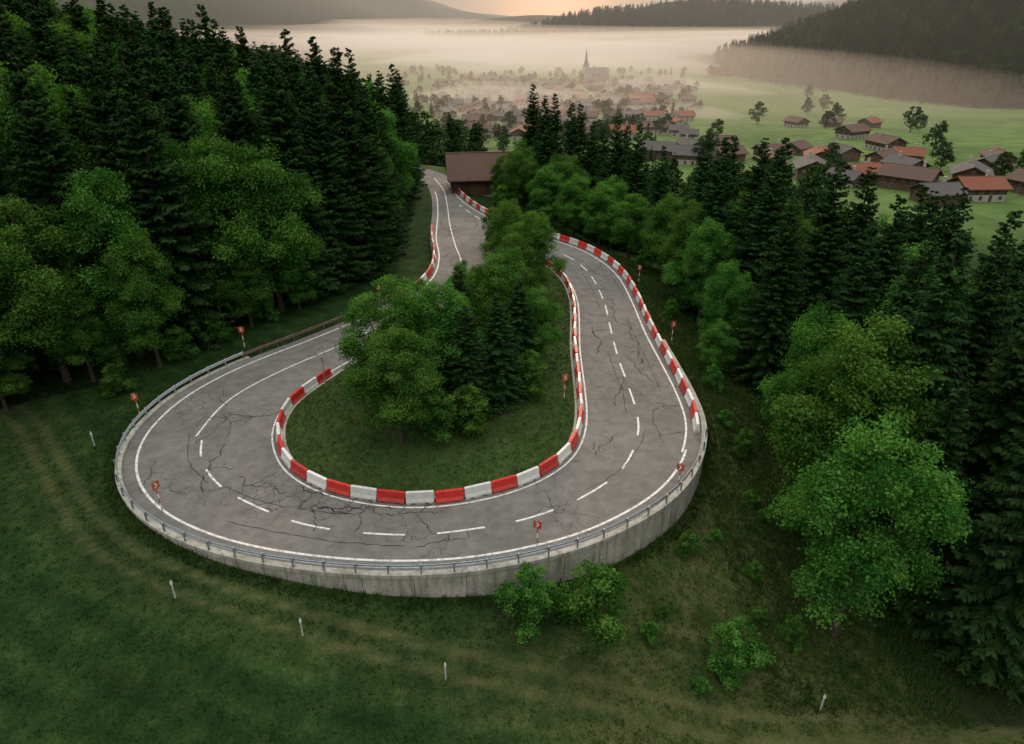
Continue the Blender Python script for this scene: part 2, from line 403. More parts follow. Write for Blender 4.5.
for off,a,b in[(4.6,(-30.6,51),(-24.4,36.4)),(5.1,(-24,36.2),(-12,31.8)),(2.4,(-20,34),(-6,31.5)),(4.4,(8,36),(15.5,47)),(2.6,(16,54),(15.6,72)),(6.2,(16,50),(15.6,64)),(5.4,(15.6,74),(14,91)),(2.5,(-28.5,57.5),(-18,71.4)),(5.2,(-16,74),(-11.5,86))]:
    i,j=idx_near(OUT,a),idx_near(OUT,b)
    if i>j:i,j=j,i
    seam((OUT-NO*off)[i:j])
obj('cracks',cm.mesh('cracks',[M_crack]),parent=road)

# ------------------------------------------------------------------ retaining wall
w0=idx_near(OUT,(-26.1,61.2));w1=idx_near(OUT,(15.7,66))
W=resample(OUT[w0:w1],.45);WN=orient(W,normals2(W),OUTc)
wm=MB()
outp=W+WN*.38
g=height(outp[:,0]+WN[:,0]*.5,outp[:,1]+WN[:,1]*.5)
rows=[]
for i in range(len(W)):
    a=W[i]-WN[i]*.02;b=W[i]+WN[i]*.42;c=W[i]+WN[i]*.34;zb=min(g[i]-.7,-.8)
    top=.12;rows.append([(a[0],a[1],-.3),(a[0],a[1],top),(b[0],b[1],top),(b[0],b[1],top-.28),(c[0],c[1],top-.28),(c[0],c[1],zb)])
for i in range(len(rows)-1):
    r,q=rows[i],rows[i+1]
    for k in range(5): wm.poly([r[k],q[k],q[k+1],r[k+1]])
    if i%7==0:
        c=W[i]+WN[i]*.345;t=W[i+1]-W[i];t/=np.linalg.norm(t);zb=rows[i][5][2]
        wm.poly([(c[0]-t[0]*.025,c[1]-t[1]*.025,zb),(c[0]+t[0]*.025,c[1]+t[1]*.025,zb),(c[0]+t[0]*.025,c[1]+t[1]*.025,-.17),(c[0]-t[0]*.025,c[1]-t[1]*.025,-.17)],1)
M_conc2=simple('dark_joint',(.12,.115,.1),.95)
obj('retaining_wall',wm.mesh('retaining_wall',[M_conc,M_conc2]))

# ------------------------------------------------------------------ guardrails
def guardrail(C,name,z0,mat,Nf):
    C=resample(C,1.0);Nn=orient(C,normals2(C),Nf)
    mb=MB()
    prof=[(.00,.42),(.05,.46),(.05,.52),(.0,.56),(.0,.60),(.05,.64),(.05,.70),(.0,.74),(-.012,.74),(.035,.70),(.035,.645),(-.012,.60),(-.012,.56),(.035,.52),(.035,.465),(-.012,.42)]
    for p,n_ in zip(C,Nn):
        for o,z in prof: mb.V.append((p[0]-n_[0]*o,p[1]-n_[1]*o,z0+z))
    k=len(prof)
    for i in range(len(C)-1):
        for j in range(k):
            mb.F.append((i*k+j,(i+1)*k+j,(i+1)*k+(j+1)%k,i*k+(j+1)%k));mb.M.append(0)
    for i in range(0,len(C),2):
        p=C[i]+Nn[i]*.09;mb.box(p[0],p[1],z0+.28,.1,.1,.95,0)
    return obj(name,mb.mesh(name,[mat]))
r0=idx_near(OUT,(-13.6,78));r1=idx_near(OUT,(-26.5,60.5));r2=idx_near(OUT,(15.4,47.5))
guardrail((OUT+NO*.15)[r0:r1+1],'guardrail',.0,M_rust,OUTc)
guardrail((OUT+NO*.2)[r1:r2+1],'guardrail',.12,M_steel,OUTc)
k2=idx_near(ISL,(-16.1,58.6));k3=idx_near(ISL,(-2.4,96))
guardrail((ISL-NI*.25)[min(k2,k3):max(k2,k3)],'guardrail',.05,M_steel,ISLc)

# ------------------------------------------------------------------ barriers
def barrier_mesh(name,mat):
    mb=MB();L=1.94
    prof=[(-.27,.0),(-.27,.17),(-.15,.38),(-.11,.90),(.11,.90),(.15,.38),(.27,.17),(.27,.0)]
    xs=[-L/2,-L/2+.05,-.62,-.60,-.34,-.32,.32,.34,.60,.62,L/2-.05,L/2]
    for xi,x in enumerate(xs):
        end=xi in(0,len(xs)-1);notch=xi in(3,4,7,8)
        for(y,z) in prof:
            yy=y*(.86 if end else 1);zz=z*(.97 if (end and z>.85) else 1)
            if notch and z==.0: zz=.10
            if notch and z==.38: yy*=.8
            mb.V.append((x,yy,zz))
    k=len(prof)
    for i in range(len(xs)-1):
        for j in range(k):
            mb.F.append((i*k+j,i*k+(j+1)%k,(i+1)*k+(j+1)%k,(i+1)*k+j));mb.M.append(0)
    mb.F.append(tuple(range(k))[::-1]);mb.M.append(0);mb.F.append(tuple((len(xs)-1)*k+j for j in range(k)));mb.M.append(0)
    mb.box(L/2+.01,0,.45,.07,.09,.5)
    mb.tube([(0,0,.89),(0,0,.93)],[.06,.05],10)
    mb.box(-.5,0,.915,.3,.08,.03);mb.box(.5,0,.915,.3,.08,.03)
    return mb.mesh(name,[mat])
B=[barrier_mesh('barrier_red',M_red),barrier_mesh('barrier_white',M_white)]
def barriers(C,z=0.0,start=0,pat=None):
    C=resample(C,2.02)
    for i in range(len(C)-1):
        mid=(C[i]+C[i+1])/2;d=C[i+1]-C[i]
        j=random.uniform(-.03,.03)
        c=(i+start)%2 if not pat else pat[i%len(pat)]
        obj('traffic_barrier',B[c],(mid[0]+j,mid[1]+random.uniform(-.06,.06),z+.002),math.atan2(d[1],d[0])+random.uniform(-.045,.045))
k4=idx_near(ISL,(-16.9,57));k5=idx_near(ISL,(4.0,90.5))
barriers((ISL+NI*.42)[k4:k5])
b0=idx_near(OUT,(15.2,47));b1=idx_near(OUT,(-12.6,146))
barriers((OUT-NO*.45)[b0:b1],start=1)
b3=idx_near(OUT,(-13.3,108));b2=idx_near(OUT,(-14.4,76.5))
barriers((OUT-NO*.35)[min(b2,b3):max(b2,b3)],pat=[0,0,1,0,1])

# ------------------------------------------------------------------ signs, stakes
def sign_mesh():
    mb=MB();mb.tube([(0,0,-.4),(0,0,2.45)],[.04,.04],8,0)
    for z,mm in((.2,2),(.6,1),(1.0,2),(1.4,1)): mb.tube([(0,0,z),(0,0,z+.4)],[.052,.052],8,mm)
    mb.box(0,-.07,2.12,.52,.03,.58,1)
    mb.poly([(-.13,-.088,1.92),(-.02,-.088,1.92),(.13,-.088,2.12),(-.02,-.088,2.32),(-.13,-.088,2.32),(.01,-.088,2.12)],2)
    mb.box(0,-.01,2.25,.3,.08,.05,0);mb.box(0,-.01,1.98,.3,.08,.05,0)
    return mb.mesh('chevron_sign',[M_post,M_signred,M_signw])
SG=sign_mesh()
for (x,y) in[(-31.8,50.2),(-24.0,37.3),(1.6,33.3),(11.8,39.4),(4.6,52.4),(17.2,67),(16.6,85),(3.9,109),(-15.6,75.5),(-27.5,63.6)]:
    z=H(x,y)
    if sd_outer(np.array([x]),np.array([y]))[0]<.6: z=.1
    if (x,y)==(4.6,52.4): z=.3
    obj('chevron_sign',SG,(x,y,z),math.atan2(-(x-0),y)+random.uniform(-.5,.5))
sk=MB();sk.tube([(0,0,-.3),(0.02,0,1.35)],[.05,.045],6,0);sk.box(0.02,0,1.15,.11,.11,.18,1);SK=sk.mesh('marker_stake',[M_stake,M_signw])
for (x,y) in[(-20.2,30.2),(-12.1,28.1),(-3.7,26.0),(18,26.4),(-33.5,46)]: obj('marker_stake',SK,(x,y,H(x,y)))
pp=MB();pp.tube([(0,0,-.3),(0,0,3.0)],[.05,.04],8);pp.box(0,-.05,2.8,.3,.12,.3);PM=pp.mesh('signal_post',[M_post])
for(x,y) in[(-15.2,59.6),(-17.6,54.8)]: obj('signal_post',PM,(x+.6,y,.3))

# ------------------------------------------------------------------ trees
def leaf_quads(c,n,l,w,r):
    u=r.normal(size=c.shape);u-=n*np.sum(u*n,1)[:,None];u/=np.linalg.norm(u,axis=1)[:,None]+1e-9
    v=np.cross(n,u)
    l=l[:,None];w=w[:,None]
    return np.stack([c+u*l*.5,c+v*w*.5-u*l*.05+n*w*.12,c-u*l*.5,c-v*w*.5-u*l*.05+n*w*.12],1).reshape(-1,3)
def broadleaf(name,Ht,R,seed,nclump=130,per=290,leaf=.23,low=.16,mat=None,nl=9):
    r=np.random.default_rng(seed);rd=random.Random(seed);mb=MB()
    cz=Ht*(low+1)/2
    lobes=[(np.array([0,0,Ht-R*.55]),R*.50),(np.array([0,0,cz]),R*.6)]
    for i in range(nl):
        a=2.4*i+r.uniform(-.4,.4);f=(i+.5)/nl
        z=Ht*low+R*.3+(Ht*(1-low)-R*.8)*f
        prof=math.sin(math.pi*min(1,(.18+.72*f)))**.6
        rad=R*r.uniform(.28,.46)*(1.05-.25*f)
        rr=max(0,(R*prof*r.uniform(.8,1.15)-rad))
        lobes.append((np.array([rr*math.cos(a),rr*math.sin(a),z]),rad))
    cents=[];tries=0
    while len(cents)<nclump and tries<6000:
        tries+=1
        lc,lr=lobes[rd.randrange(len(lobes))]
        p=r.normal(size=3);p/=np.linalg.norm(p)
        if p[2]<-.45: continue
        c=lc+p*lr*np.array([1,1,1.05])*r.uniform(.78,1.16)
        if any(np.linalg.norm(c-o)<q*.62 for o,q in lobes): continue
        if all(np.linalg.norm(c-o)>R*.13 for o in cents): cents.append(c)
    for lc,lr in lobes: cents.append(lc)
    tr=Ht*.016+.06
    top=Ht*.78;bend=r.normal(0,.02*Ht,2)
    mb.tube([(bend[0]*t*t,bend[1]*t*t,-.8+t*(top+.8)) for t in np.linspace(0,1,7)],[tr*(1.4 if i==0 else 1-.13*i) for i in range(7)],8,0)
    for c,_ in lobes:
        z0=max(Ht*.10,c[2]*rd.uniform(.45,.7));t=(z0+.6)/(top+.6);p0=np.array([bend[0]*t*t,bend[1]*t*t,z0])
        mid=(p0+c)/2+np.array([0,0,-.04*Ht*rd.random()]);rr=tr*.4
        mb.tube([p0,mid,c],[rr,rr*.65,rr*.3],6,0,False)
        for k in range(5):
            q=cents[rd.randrange(len(cents))]
            if np.linalg.norm(q-c)<R*.7: mb.tube([c,q],[rr*.3,rr*.1],4,0,False)
    nb=len(mb.F);cl=[];nn=[];tt=[]
    nc=len(cents)
    for ci,c in enumerate(cents):
        core=ci>=nc-len(lobes)
        rc=R*(r.uniform(.10,.22) if not core else .40);k=int(per*r.uniform(.6,1.3)*(rc/(R*.17))**2) if not core else int(per*1.4)
        d=r.normal(size=(k,3));d/=np.linalg.norm(d,axis=1)[:,None]
        q=r.uniform(.1,1,k)**(.5 if core else .75)
        p=c+d*q[:,None]*rc*np.array([1.15,1.15,.78])*1.1+r.normal(size=(k,3))*rc*.16
        p[:,2]-=.18*rc*((d[:,0]**2+d[:,1]**2))*q
        n_=d*.55+np.array([0,0,.65])+r.normal(size=(k,3))*.65;n_/=np.linalg.norm(n_,axis=1)[:,None]
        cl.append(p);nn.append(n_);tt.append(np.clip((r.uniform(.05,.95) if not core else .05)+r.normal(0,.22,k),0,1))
    c=np.concatenate(cl);n_=np.concatenate(nn);t=np.concatenate(tt);k=len(c)
    c[:,2]=np.maximum(c[:,2],.1)
    l=leaf*r.uniform(.65,1.4,k);LV=leaf_quads(c,n_,l,l*.62,r)
    b=len(mb.V);V=np.concatenate([np.array([tuple(v) for v in mb.V]),LV])
    LF=(b+np.arange(4*k)).reshape(-1,4).tolist()
    return mk_mesh(name,V,[tuple(f) for f in mb.F]+LF,[M_bark,mat or M_leaf],mb.M+[1]*k,np.concatenate([np.zeros(nb),t]))
def spruce(name,Ht,R,seed,nbr=400,twigs=20,tl0=1.0,mat=None):
    r=np.random.default_rng(seed);mb=MB()
    mb.tube([(0,0,-1.2),(0,0,Ht*.5),(0,0,Ht*.97)],[Ht*.014+.05,Ht*.009,.02],7,0)
    f=np.sort(1-np.sqrt(1-r.uniform(0,.985,nbr)))
    f=np.concatenate([f,r.uniform(.55,1.0,nbr//4)]);nb_=len(f)
    a=np.arange(nb_)*2.39996+r.normal(0,.3,nb_)
    env=(1-f)**.88*(.60+.40*np.minimum(1,(f+.03)/.14))
    az=.13*np.sin(a*2+seed)+.09*np.sin(f*40+a)
    L=R*env*(1+az)*r.uniform(.68,1.20,nb_)+.18
    z=Ht*(.06+.93*f)
    dr=np.stack([np.cos(a),np.sin(a),np.zeros(nb_)],1);sd_=np.stack([-dr[:,1],dr[:,0],np.zeros(nb_)],1)
    droop=r.uniform(.20,.48,nb_)*(1-.75*f)
    tb=np.clip(r.uniform(.0,.75,nb_),0,1)
    Cs=[];Us=[];Ls=[];Ts=[]
    for tt in range(twigs):
        keep=(tt<np.maximum(5,twigs*(L/R)**.55));s=np.where(keep,np.minimum(1,.10+.9*(tt+r.uniform(0,1,nb_))/np.maximum(5,twigs*(L/R)**.55)),0)
        idx=np.where(keep)[0]
        s=s[idx];Li=L[idx]
        px=Li*s;pz=-droop[idx]*Li*np.sin(s*2.0)+.06*Li*s*s+(f[idx]**2)*Li*.55*s
        p=dr[idx]*px[:,None]+np.stack([0*px,0*px,z[idx]+pz],1)
        tl=(.34+.20*Li*(1.05-s))*r.uniform(.75,1.3,len(idx))*tl0
        for sg in(1,-1):
            u=dr[idx]*r.uniform(.5,1,len(idx))[:,None]+sd_[idx]*sg*r.uniform(.4,1,len(idx))[:,None];u[:,2]-=r.uniform(.15,.75,len(idx))
            u/=np.linalg.norm(u,axis=1)[:,None]
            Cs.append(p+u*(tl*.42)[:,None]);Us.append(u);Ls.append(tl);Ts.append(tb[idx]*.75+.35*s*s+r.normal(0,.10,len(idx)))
    C=np.concatenate(Cs);U=np.concatenate(Us);Lh=np.concatenate(Ls)[:,None];T=np.concatenate(Ts);k=len(C)
    Wd=(.075+.085*Lh)*(1.4 if tl0>1.5 else 1);Nn=np.array([0,0,1.])+r.normal(0,.5,(k,3))
    W_=np.cross(U,Nn);W_/=np.linalg.norm(W_,axis=1)[:,None]+1e-9
    Nv=np.cross(W_,U)
    LV=np.stack([C-U*Lh*.5,C+W_*Wd-Nv*Wd*.35,C+U*Lh*.5-Nv*.05,C-W_*Wd-Nv*Wd*.35],1).reshape(-1,3)
    b=len(mb.V);nb=len(mb.F);V=np.concatenate([np.array([tuple(v) for v in mb.V]),LV])
    LF=(b+np.arange(4*k)).reshape(-1,4).tolist()
    return mk_mesh(name,V,[tuple(f_) for f_ in mb.F]+LF,[M_bark,mat or M_needle],mb.M+[1]*k,np.concatenate([np.zeros(nb),np.clip(T,0,1)]))
SP=[spruce('spruce_%d'%i,25,4.3+.4*(i%2),20+i) for i in range(4)]
BL=[broadleaf('broadleaf_%d'%i,17,5.2,40+i) for i in range(4)]
SH=[broadleaf('shrub_%d'%i,4.2,1.8,60+i,46,130,.16,.0,nl=5) for i in range(3)]
SPF=[spruce('spruce_far_%d'%i,25,4.8,80+i,110,6,2.6) for i in range(2)]
BLF=[broadleaf('broadleaf_far_%d'%i,14,5.4,90+i,40,26,1.0,.08,M_leaf_far,6) for i in range(3)]
def put(kind,x,y,h,wide=1.0,z=None,parent=None,name=None):
    lib,h0,nm={'s':(SP,25,'spruce_tree'),'b':(BL,17,'broadleaf_tree'),'u':(SH,4,'shrub'),'S':(SPF,25,'spruce'),'B':(BLF,14,'broadleaf')}[kind]
    k=h/h0;me=random.choice(lib)
    if z is None: z=H(x,y)
    return obj(name or nm,me,(x,y,z-.1),random.uniform(0,6.28),(k*wide,k*wide,k),parent)
placed=[]
def P(kind,x,y,h,wide=1.0,z=None): placed.append((x,y));put(kind,x,y,h,wide,z)
for a in[('b',-8.6,44.8,9.8,1.15),('b',-9.6,49.5,12,1.0),('b',-6.0,51.5,11,1.05),('s',-3.6,49.6,9.8,1.6),('s',-1.2,52.0,10,1.6),('s',-4.6,56,11,1.4),('s',.6,57,9.5,1.6),('b',-1.2,61,11,1.0),('b',2.2,58.5,8,1.0),('u',-5.8,45.6,4,1.2),('u',-3.4,46.6,3.8,1.2),('u',1.6,52.5,4,1.1),('u',-11.2,51.5,4.6,1.1),('b',-8,55,9.5,1),('b',.3,70,9.5,1.15),('b',2.2,75.5,10.5,1.1),('b',-.5,80,10.5,1.0),('u',-3.0,73.5,4.8,1.2),('u',2.0,67,5,1.2),('b',-4.6,65,8,1),('b',-.6,90,8.5,.95),('u',-1.4,96.0,6,1),('u',-2.4,99.0,5.4,1),('u',.9,93.5,4.8,1.1),('b',2.6,84,8,1.0)]:
    P(a[0],a[1],a[2],a[3],a[4] if len(a)>4 else 1,z=.6)
for a in[('s',-25.0,78,28,1.15),('s',-20.5,88,28,1.1),('s',-22.5,83,26,1.1),('b',-26.5,73,19,1.0),('b',-31,71,20,.95),('s',-34.5,66.5,29,1.1),('b',-37.5,62,18,.9),('b',-34.5,59.8,13,.9),('b',-42,57,17,1.05),('b',-47,54,15,1.05),('b',-53,53,16,1.0),('s',-49,62,30,1.1),('s',-43,65,29,1.1),('s',-39,70,29,1.1),('b',-55,66,22,1),('b',-50,74,24,1),('s',-58,60,30,1.1),('s',-46,60,27,1.1),('s',-53,58.5,27,1.1),('s',-36,78,27,1.1),('b',-61,72,24,1.1),('s',-30,78,28,1.1),('s',-28,84,28,1.1),('s',-19.5,96,24,1.1),('b',-21,101,17,.9),('s',-20.5,108,22,1.1),('b',-22,118,16,.9),('b',-28.5,68.8,9,1.1),('b',-24.5,73.3,8,1.1),('b',-39.5,57,9,1.2),('b',-45,52.5,7,1.3),('b',-50,51,8,1.2)]:
    P(*a)
for a in[('b',10,108,10,1.2),('b',13.5,104,10,1.2),('b',6,113,10,1.2),('b',17.5,99,10,1.2),('b',1.5,121,11,1.1),('b',9,117,13,1),('b',16,110,12,1.1),('s',6,131,21,1.1),('s',10.5,127,22,1.1),('s',14.5,128,21,1.1),('s',18,122,23,1.1),('s',21,118,22,1.1),('s',24,112,19,1.1),('s',4,137,22,1.1),('s',13,137,23,1.1),('s',21,130,22,1.1),('s',8,136,22,1.1),('s',17,133,21,1.1),('u',5.5,108,4,1.3),('u',-1.5,119,5,1.2),('b',-1.5,126,9,1),('b',2,131,12,1)]:
    P(*a)
for a in[('b',20.8,31.6,16,.95),('b',24.0,40,18,1.0),('b',25.5,51,14,.9),('s',31,31.5,24,1.2),('s',32,38,23,1.2),('s',29.5,47,23,1.15),('b',22.5,76,13,1.0),('b',22.5,84,13,1),('b',23,68,11,.9),('s',25,90,21,1.1),('s',24,80,22,1.1),('s',28,74,23,1.15),('s',26,63,20,1.15),('s',31,66,24,1.15),('s',30,56,21,1.15),('b',21.5,93,12,1),('b',20.5,62,6,1.1),('s',34,60,23,1.15),('s',36,70,24,1.15),('b',33,80,17,1),('b',29,84,16,1),('s',37,50,23,1.2),('s',40,44,23,1.2),('s',36,34,23,1.2),('s',27,36,17,1.2)]:
    P(*a)
for a in[('u',1.0,29.8,4.2,1.0),('u',4.9,29.8,5.0,1.1),('u',13.4,28.6,4.0,1.05),('u',12.2,36.5,2,1),('u',17.6,30.5,2.2,1),('u',16.5,35,1.5,1.1),('u',19.5,48,2.6,1),('u',19.3,58,2.6,1),('u',-36,55,3,1.2),('u',-30.5,64.5,3,1.1),('u',-33,61,3.5,1.1),('u',-23,78.5,3.2,1),('u',-27,69.8,3.2,1),('u',18.8,75,2.4,1),('u',19,95,3,1),('u',8.5,29.8,1.2,1.3),('u',16,32,1.1,1.3),('u',9.6,31.5,.9,1.4),('u',18.3,42,1.4,1.3),('u',14.6,38,1.0,1.4),('u',19,52,1.5,1.3),('u',11,27,1.0,1.4),('u',19.8,40,2.6,1.2)]:
    P(*a)
def scatter(poly,spacing,seed,fn,keep=None,avoid=3.5):
    r=random.Random(seed);poly=np.array(poly,float);x0,y0=poly.min(0);x1,y1=poly.max(0)
    xs=np.arange(x0,x1,spacing);ys=np.arange(y0,y1,spacing)
    XX,YY=np.meshgrid(xs,ys);XX=XX.ravel()+np.array([r.uniform(-.42,.42)*spacing for _ in range(XX.size)]);YY=YY.ravel()+np.array([r.uniform(-.42,.42)*spacing for _ in range(YY.size)])
    m=inside_poly(XX,YY,poly)&(sd_outer(XX,YY)>3.0)
    XX,YY=XX[m],YY[m];ZZ=height(XX,YY);PA=np.array(placed)
    for x,y,z in zip(XX,YY,ZZ):
        if keep and not keep(x,y,z): continue
        if avoid and np.min((PA[:,0]-x)**2+(PA[:,1]-y)**2)<avoid**2: continue
        fn(x,y,z,r)
LF_=empty('forest')
FBn=[(-38,59),(-33,68),(-27.5,77),(-23,84),(-20,94),(-20,110),(-20,130),(-22,148),(-24,172),(-32,215),(-150,215),(-150,52),(-70,50),(-52,53)]
def fL(x,y,z,r):
    if r.random()<.27 and y<150: put('b',x,y,r.uniform(17,23),1.0,z,LF_,'broadleaf')
    else: put('s',x,y,r.uniform(22,30) if y<140 else r.uniform(16,23),1.15,z,LF_,'spruce')
scatter(FBn,5.8,3,fL,keep=lambda x,y,z:x>-.95*y-20)
FR=[(28,92),(24,58),(27,44),(29,30),(60,26),(80,40),(70,62),(50,78),(40,92),(30,102)]
def fR(x,y,z,r):
    if r.random()<.2: put('b',x,y,r.uniform(13,18),1.0,z,LF_,'broadleaf')
    else: put('s',x,y,r.uniform(19,25),1.2,z,LF_,'spruce')
scatter(FR,5.6,4,fR)
DF=empty('distant_forest')
def fD(x,y,z,r):
    if r.random()<.72: put('S',x,y,r.uniform(18,28),1.2,z,DF)
    else: put('B',x,y,r.uniform(13,20),1.15,z,DF)
scatter([(-42,215),(-60,300),(-90,420),(-160,560),(-290,900),(-520,1400),(-1200,1400),(-500,215)],12,5,fD,avoid=0,keep=lambda x,y,z:x>-.78*y-20)
scatter([(487,700),(337,1205),(380,1420),(900,1500),(1150,900),(1000,560),(530,560)],11,6,fD,avoid=0,keep=lambda x,y,z:x<.86*y+40)
def fE(x,y,z,r): put('S',x,y,r.uniform(22,32),1.7,z,DF)
scatter([(-300,2350),(-300,2700),(1300,2700),(1500,2350)],24,8,fE,avoid=0,keep=lambda x,y,z:z>-30)
r=random.Random(5)
for(x,y,h) in[(175,515,15),(231,515,15),(242,436,15),(152,748,15),(140,690,14),(185,250,13),(196,330,14),(205,212,14),(118,262,11),(165,270,11),(172,246,10),(92,330,11),(78,285,12),(110,240,10),(260,640,14),(215,225,11),(205,470,12),(258,455,11),(120,420,11),(300,700,15),(330,820,15),(60,420,12),(45,380,12)]:
    put('B',x,y,h,1.1,name='valley_tree')
VT=empty('village_trees')
for _ in range(320):
    y=r.uniform(300,1250);x=r.uniform(-.14,.24)*y+r.uniform(-20,20)
    put('B' if r.random()<.75 else 'S',x,y,r.uniform(6,13),1.1,None,VT)
for _ in range(90):
    t=r.random();x=487+(337-487)*t-r.uniform(4,40)*r.random();y=705+500*t
    put('B',x,y,r.uniform(9,16),1.1,None,VT)
for _ in range(60):
    x=r.uniform(20,95);y=r.uniform(150,215)
    if x>.5*y-10: continue
    put('B' if r.random()<.6 else 'S',x,y,r.uniform(8,14),1.1,None,VT)
for _ in range(70):
    y=r.uniform(170,320);x=-.12*y+r.uniform(-8,14)
    if sd_outer(np.array([x]),np.array([y]))[0]<3: continue
    put('B' if r.random()<.5 else 'S',x,y,r.uniform(10,18),1.1,None,VT)

# ------------------------------------------------------------------ houses
M_plaster=simple('cream_plaster',(.42,.38,.32),.9,.2,1.2)
M_wood=simple('dark_timber',(.085,.05,.032),.85,.4,2)
M_wood2=simple('brown_timber',(.13,.08,.052),.85,.4,2)
M_win=simple('window_glass',(.03,.035,.04),.15,.1,2,.6)
M_frame=simple('window_frame',(.30,.27,.22),.6)
M_door=simple('door_wood',(.10,.055,.03),.7)
def roofmat(name,c):
    m,nt,out=newmat(name);w=wpos(nt)
    a=noise(nt,.8,4,.65,w);b=noise(nt,5,3,.7,w)
    col=mix(nt,ramp(nt,[(.35,.0),(.7,.75)],a),c,(c[0]*.55+.02,c[1]*.75+.02,c[2]*.8+.015))
    col=mix(nt,1.0,col,ramp(nt,[(.3,.7),(.7,1.2)],b),'MULTIPLY')
    wv=N(nt,'ShaderNodeTexWave');wv.bands_direction='Z';wv.inputs['Scale'].default_value=1.6;wv.inputs['Distortion'].default_value=.3
    nt.links.new(w,wv.inputs['Vector']);principled(nt,out,col,.85,wv.outputs['Fac'],.6,.06,.15);return m
M_roofs=[roofmat('roof_tiles_red',(.25,.085,.05)),roofmat('roof_tiles_brown',(.14,.08,.06)),roofmat('roof_tiles_grey',(.12,.10,.095))]
def house_parts(L,D,hw,pitch):
    P_={k:MB() for k in('walls','upper_cladding','roof','windows','window_frames','door','chimney')}
    rise=D/2*math.tan(pitch);h1=hw*.5
    P_['walls'].box(0,0,h1/2-1,L,D,h1+2)
    u=P_['upper_cladding'];u.box(0,0,h1+(hw-h1)/2,L+.12,D+.12,hw-h1)
    for s in(-1,1):
        x=s*(L/2+.06);pts=[(x,-D/2-.06,hw),(x,D/2+.06,hw),(x,0,hw+rise)]
        u.poly(pts if s>0 else pts[::-1])
    ov=1.2;ro=P_['roof'];t=.28
    for s in(-1,1):
        xa=L/2+ov;ye=s*(D/2+ov);ze=hw-ov*math.tan(pitch)+.1;zr=hw+rise+.1
        a=[(-xa,ye,ze),(xa,ye,ze),(xa,0,zr),(-xa,0,zr)];b=[(p[0],p[1],p[2]+t) for p in a]
        if s>0: a=a[::-1];b=b[::-1]
        ro.poly(b);ro.poly(a[::-1])
        for i in range(4):
            j=(i+1)%4
            if abs(a[i][1])<1e-6 and abs(a[j][1])<1e-6: continue
            ro.poly([a[i],a[j],b[j],b[i]])
    ro.box(0,0,hw+rise+.1+t,L+2*ov,.3,.12)
    wn=P_['windows'];fr=P_['window_frames']
    def win(x,y,z,w,h,axis):
        if axis=='y':
            s=1 if y>0 else -1
            wn.box(x,y+s*.02,z,w,.06,h);fr.box(x,y+s*.03,z+h/2+.05,w+.2,.1,.10);fr.box(x,y+s*.03,z-h/2-.05,w+.2,.14,.10)
            fr.box(x-w/2-.05,y+s*.03,z,.10,.1,h);fr.box(x+w/2+.05,y+s*.03,z,.10,.1,h);fr.box(x,y+s*.04,z,.06,.08,h)
        else:
            s=1 if x>0 else -1
            wn.box(x+s*.02,y,z,.06,w,h);fr.box(x+s*.03,y,z+h/2+.05,.1,w+.2,.10);fr.box(x+s*.03,y,z-h/2-.05,.14,w+.2,.10)
            fr.box(x+s*.03,y-w/2-.05,z,.1,.10,h);fr.box(x+s*.03,y+w/2+.05,z,.1,.10,h);fr.box(x+s*.04,y,z,.08,.06,h)
    nL=max(2,int(L/3.4));nD=max(2,int(D/3.4))
    for s in(-1,1):
        for i in range(nL):
            x=-L/2+(i+.5)*L/nL
            if not(s==-1 and i==nL//2): win(x,s*(D/2),h1*.5,1.0,1.2,'y')
            win(x,s*(D/2+.06),h1+(hw-h1)*.5,1.0,1.1,'y')
        for i in range(nD):
            y=-D/2+(i+.5)*D/nD
            win(s*(L/2),y,h1*.5,1.0,1.2,'x');win(s*(L/2+.06),y,h1+(hw-h1)*.5,1.0,1.1,'x')
        win(s*(L/2+.06),0,hw+rise*.35,1.0,1.0,'x')
    P_['door'].box(-L/2+(nL//2+.5)*L/nL,-D/2-.03,1.05,1.1,.08,2.1)
    c=P_['chimney'];cx=L*.22;c.box(cx,D*.12,hw+rise*.9+.6,.8,.8,rise*.4+2);c.box(cx,D*.12,hw+rise*1.1+1.7,1.0,1.0,.15)
    u.box(L/2+.6,0,h1,1.1,D*.8,.15)
    for k in range(7): u.box(L/2+1.1,-D*.38+D*.76*k/6,h1+.5,.07,.1,1.0)
    u.box(L/2+1.1,0,h1+1.0,.1,D*.8,.12)
    return P_
MATK=lambda roof,wood,low:{'walls':low,'upper_cladding':wood,'roof':roof,'windows':M_win,'window_frames':M_frame,'door':M_door,'chimney':M_plaster}
rh=random.Random(9)
VARS=[house_parts(L,D,hw,math.radians(25)) for (L,D,hw) in[(14,11,4.6),(12,10,4.2),(17,12,4.8),(10,8,3.8)]]
HC={}
def house(name,x,y,rz,v,roof,wood,low,sc=1):
    e=empty(name,(x,y,H(x,y)),rz);e.scale=(sc,)*3
    mk=MATK(roof,wood,low)
    for pn,mb in VARS[v].items():
        key=('hm',v,pn,mk[pn].name);me=HC.get(key)
        if me is None: me=mb.mesh(pn,[mk[pn]]);HC[key]=me
        o=bpy.data.objects.new(pn,me);link(o,e)
hl=[(192,487,1,0),(216,487,1,1),(243,490,0,0),(131,327,1,1),(141,303,2,0),(181,345,1,2),(100,345,1,2),(85,338,2,1),(75,290,2,2),(100,270,1,1),(108,252,2,2),(122,243,0,1),(147,262,2,0),(130,228,1,2),(144,214,0,0),(154,234,2,2),(179,264,2,0),(168,222,1,0),(127,206,2,1),(189,398,1,2),(124,284,0,2),(200,290,1,0),(111,232,2,3),(184,240,0,0),(205,258,1,1),(92,300,1,1),(64,312,2,2),(150,285,1,1),(168,300,0,1),(112,305,1,0),(118,262,1,3)]
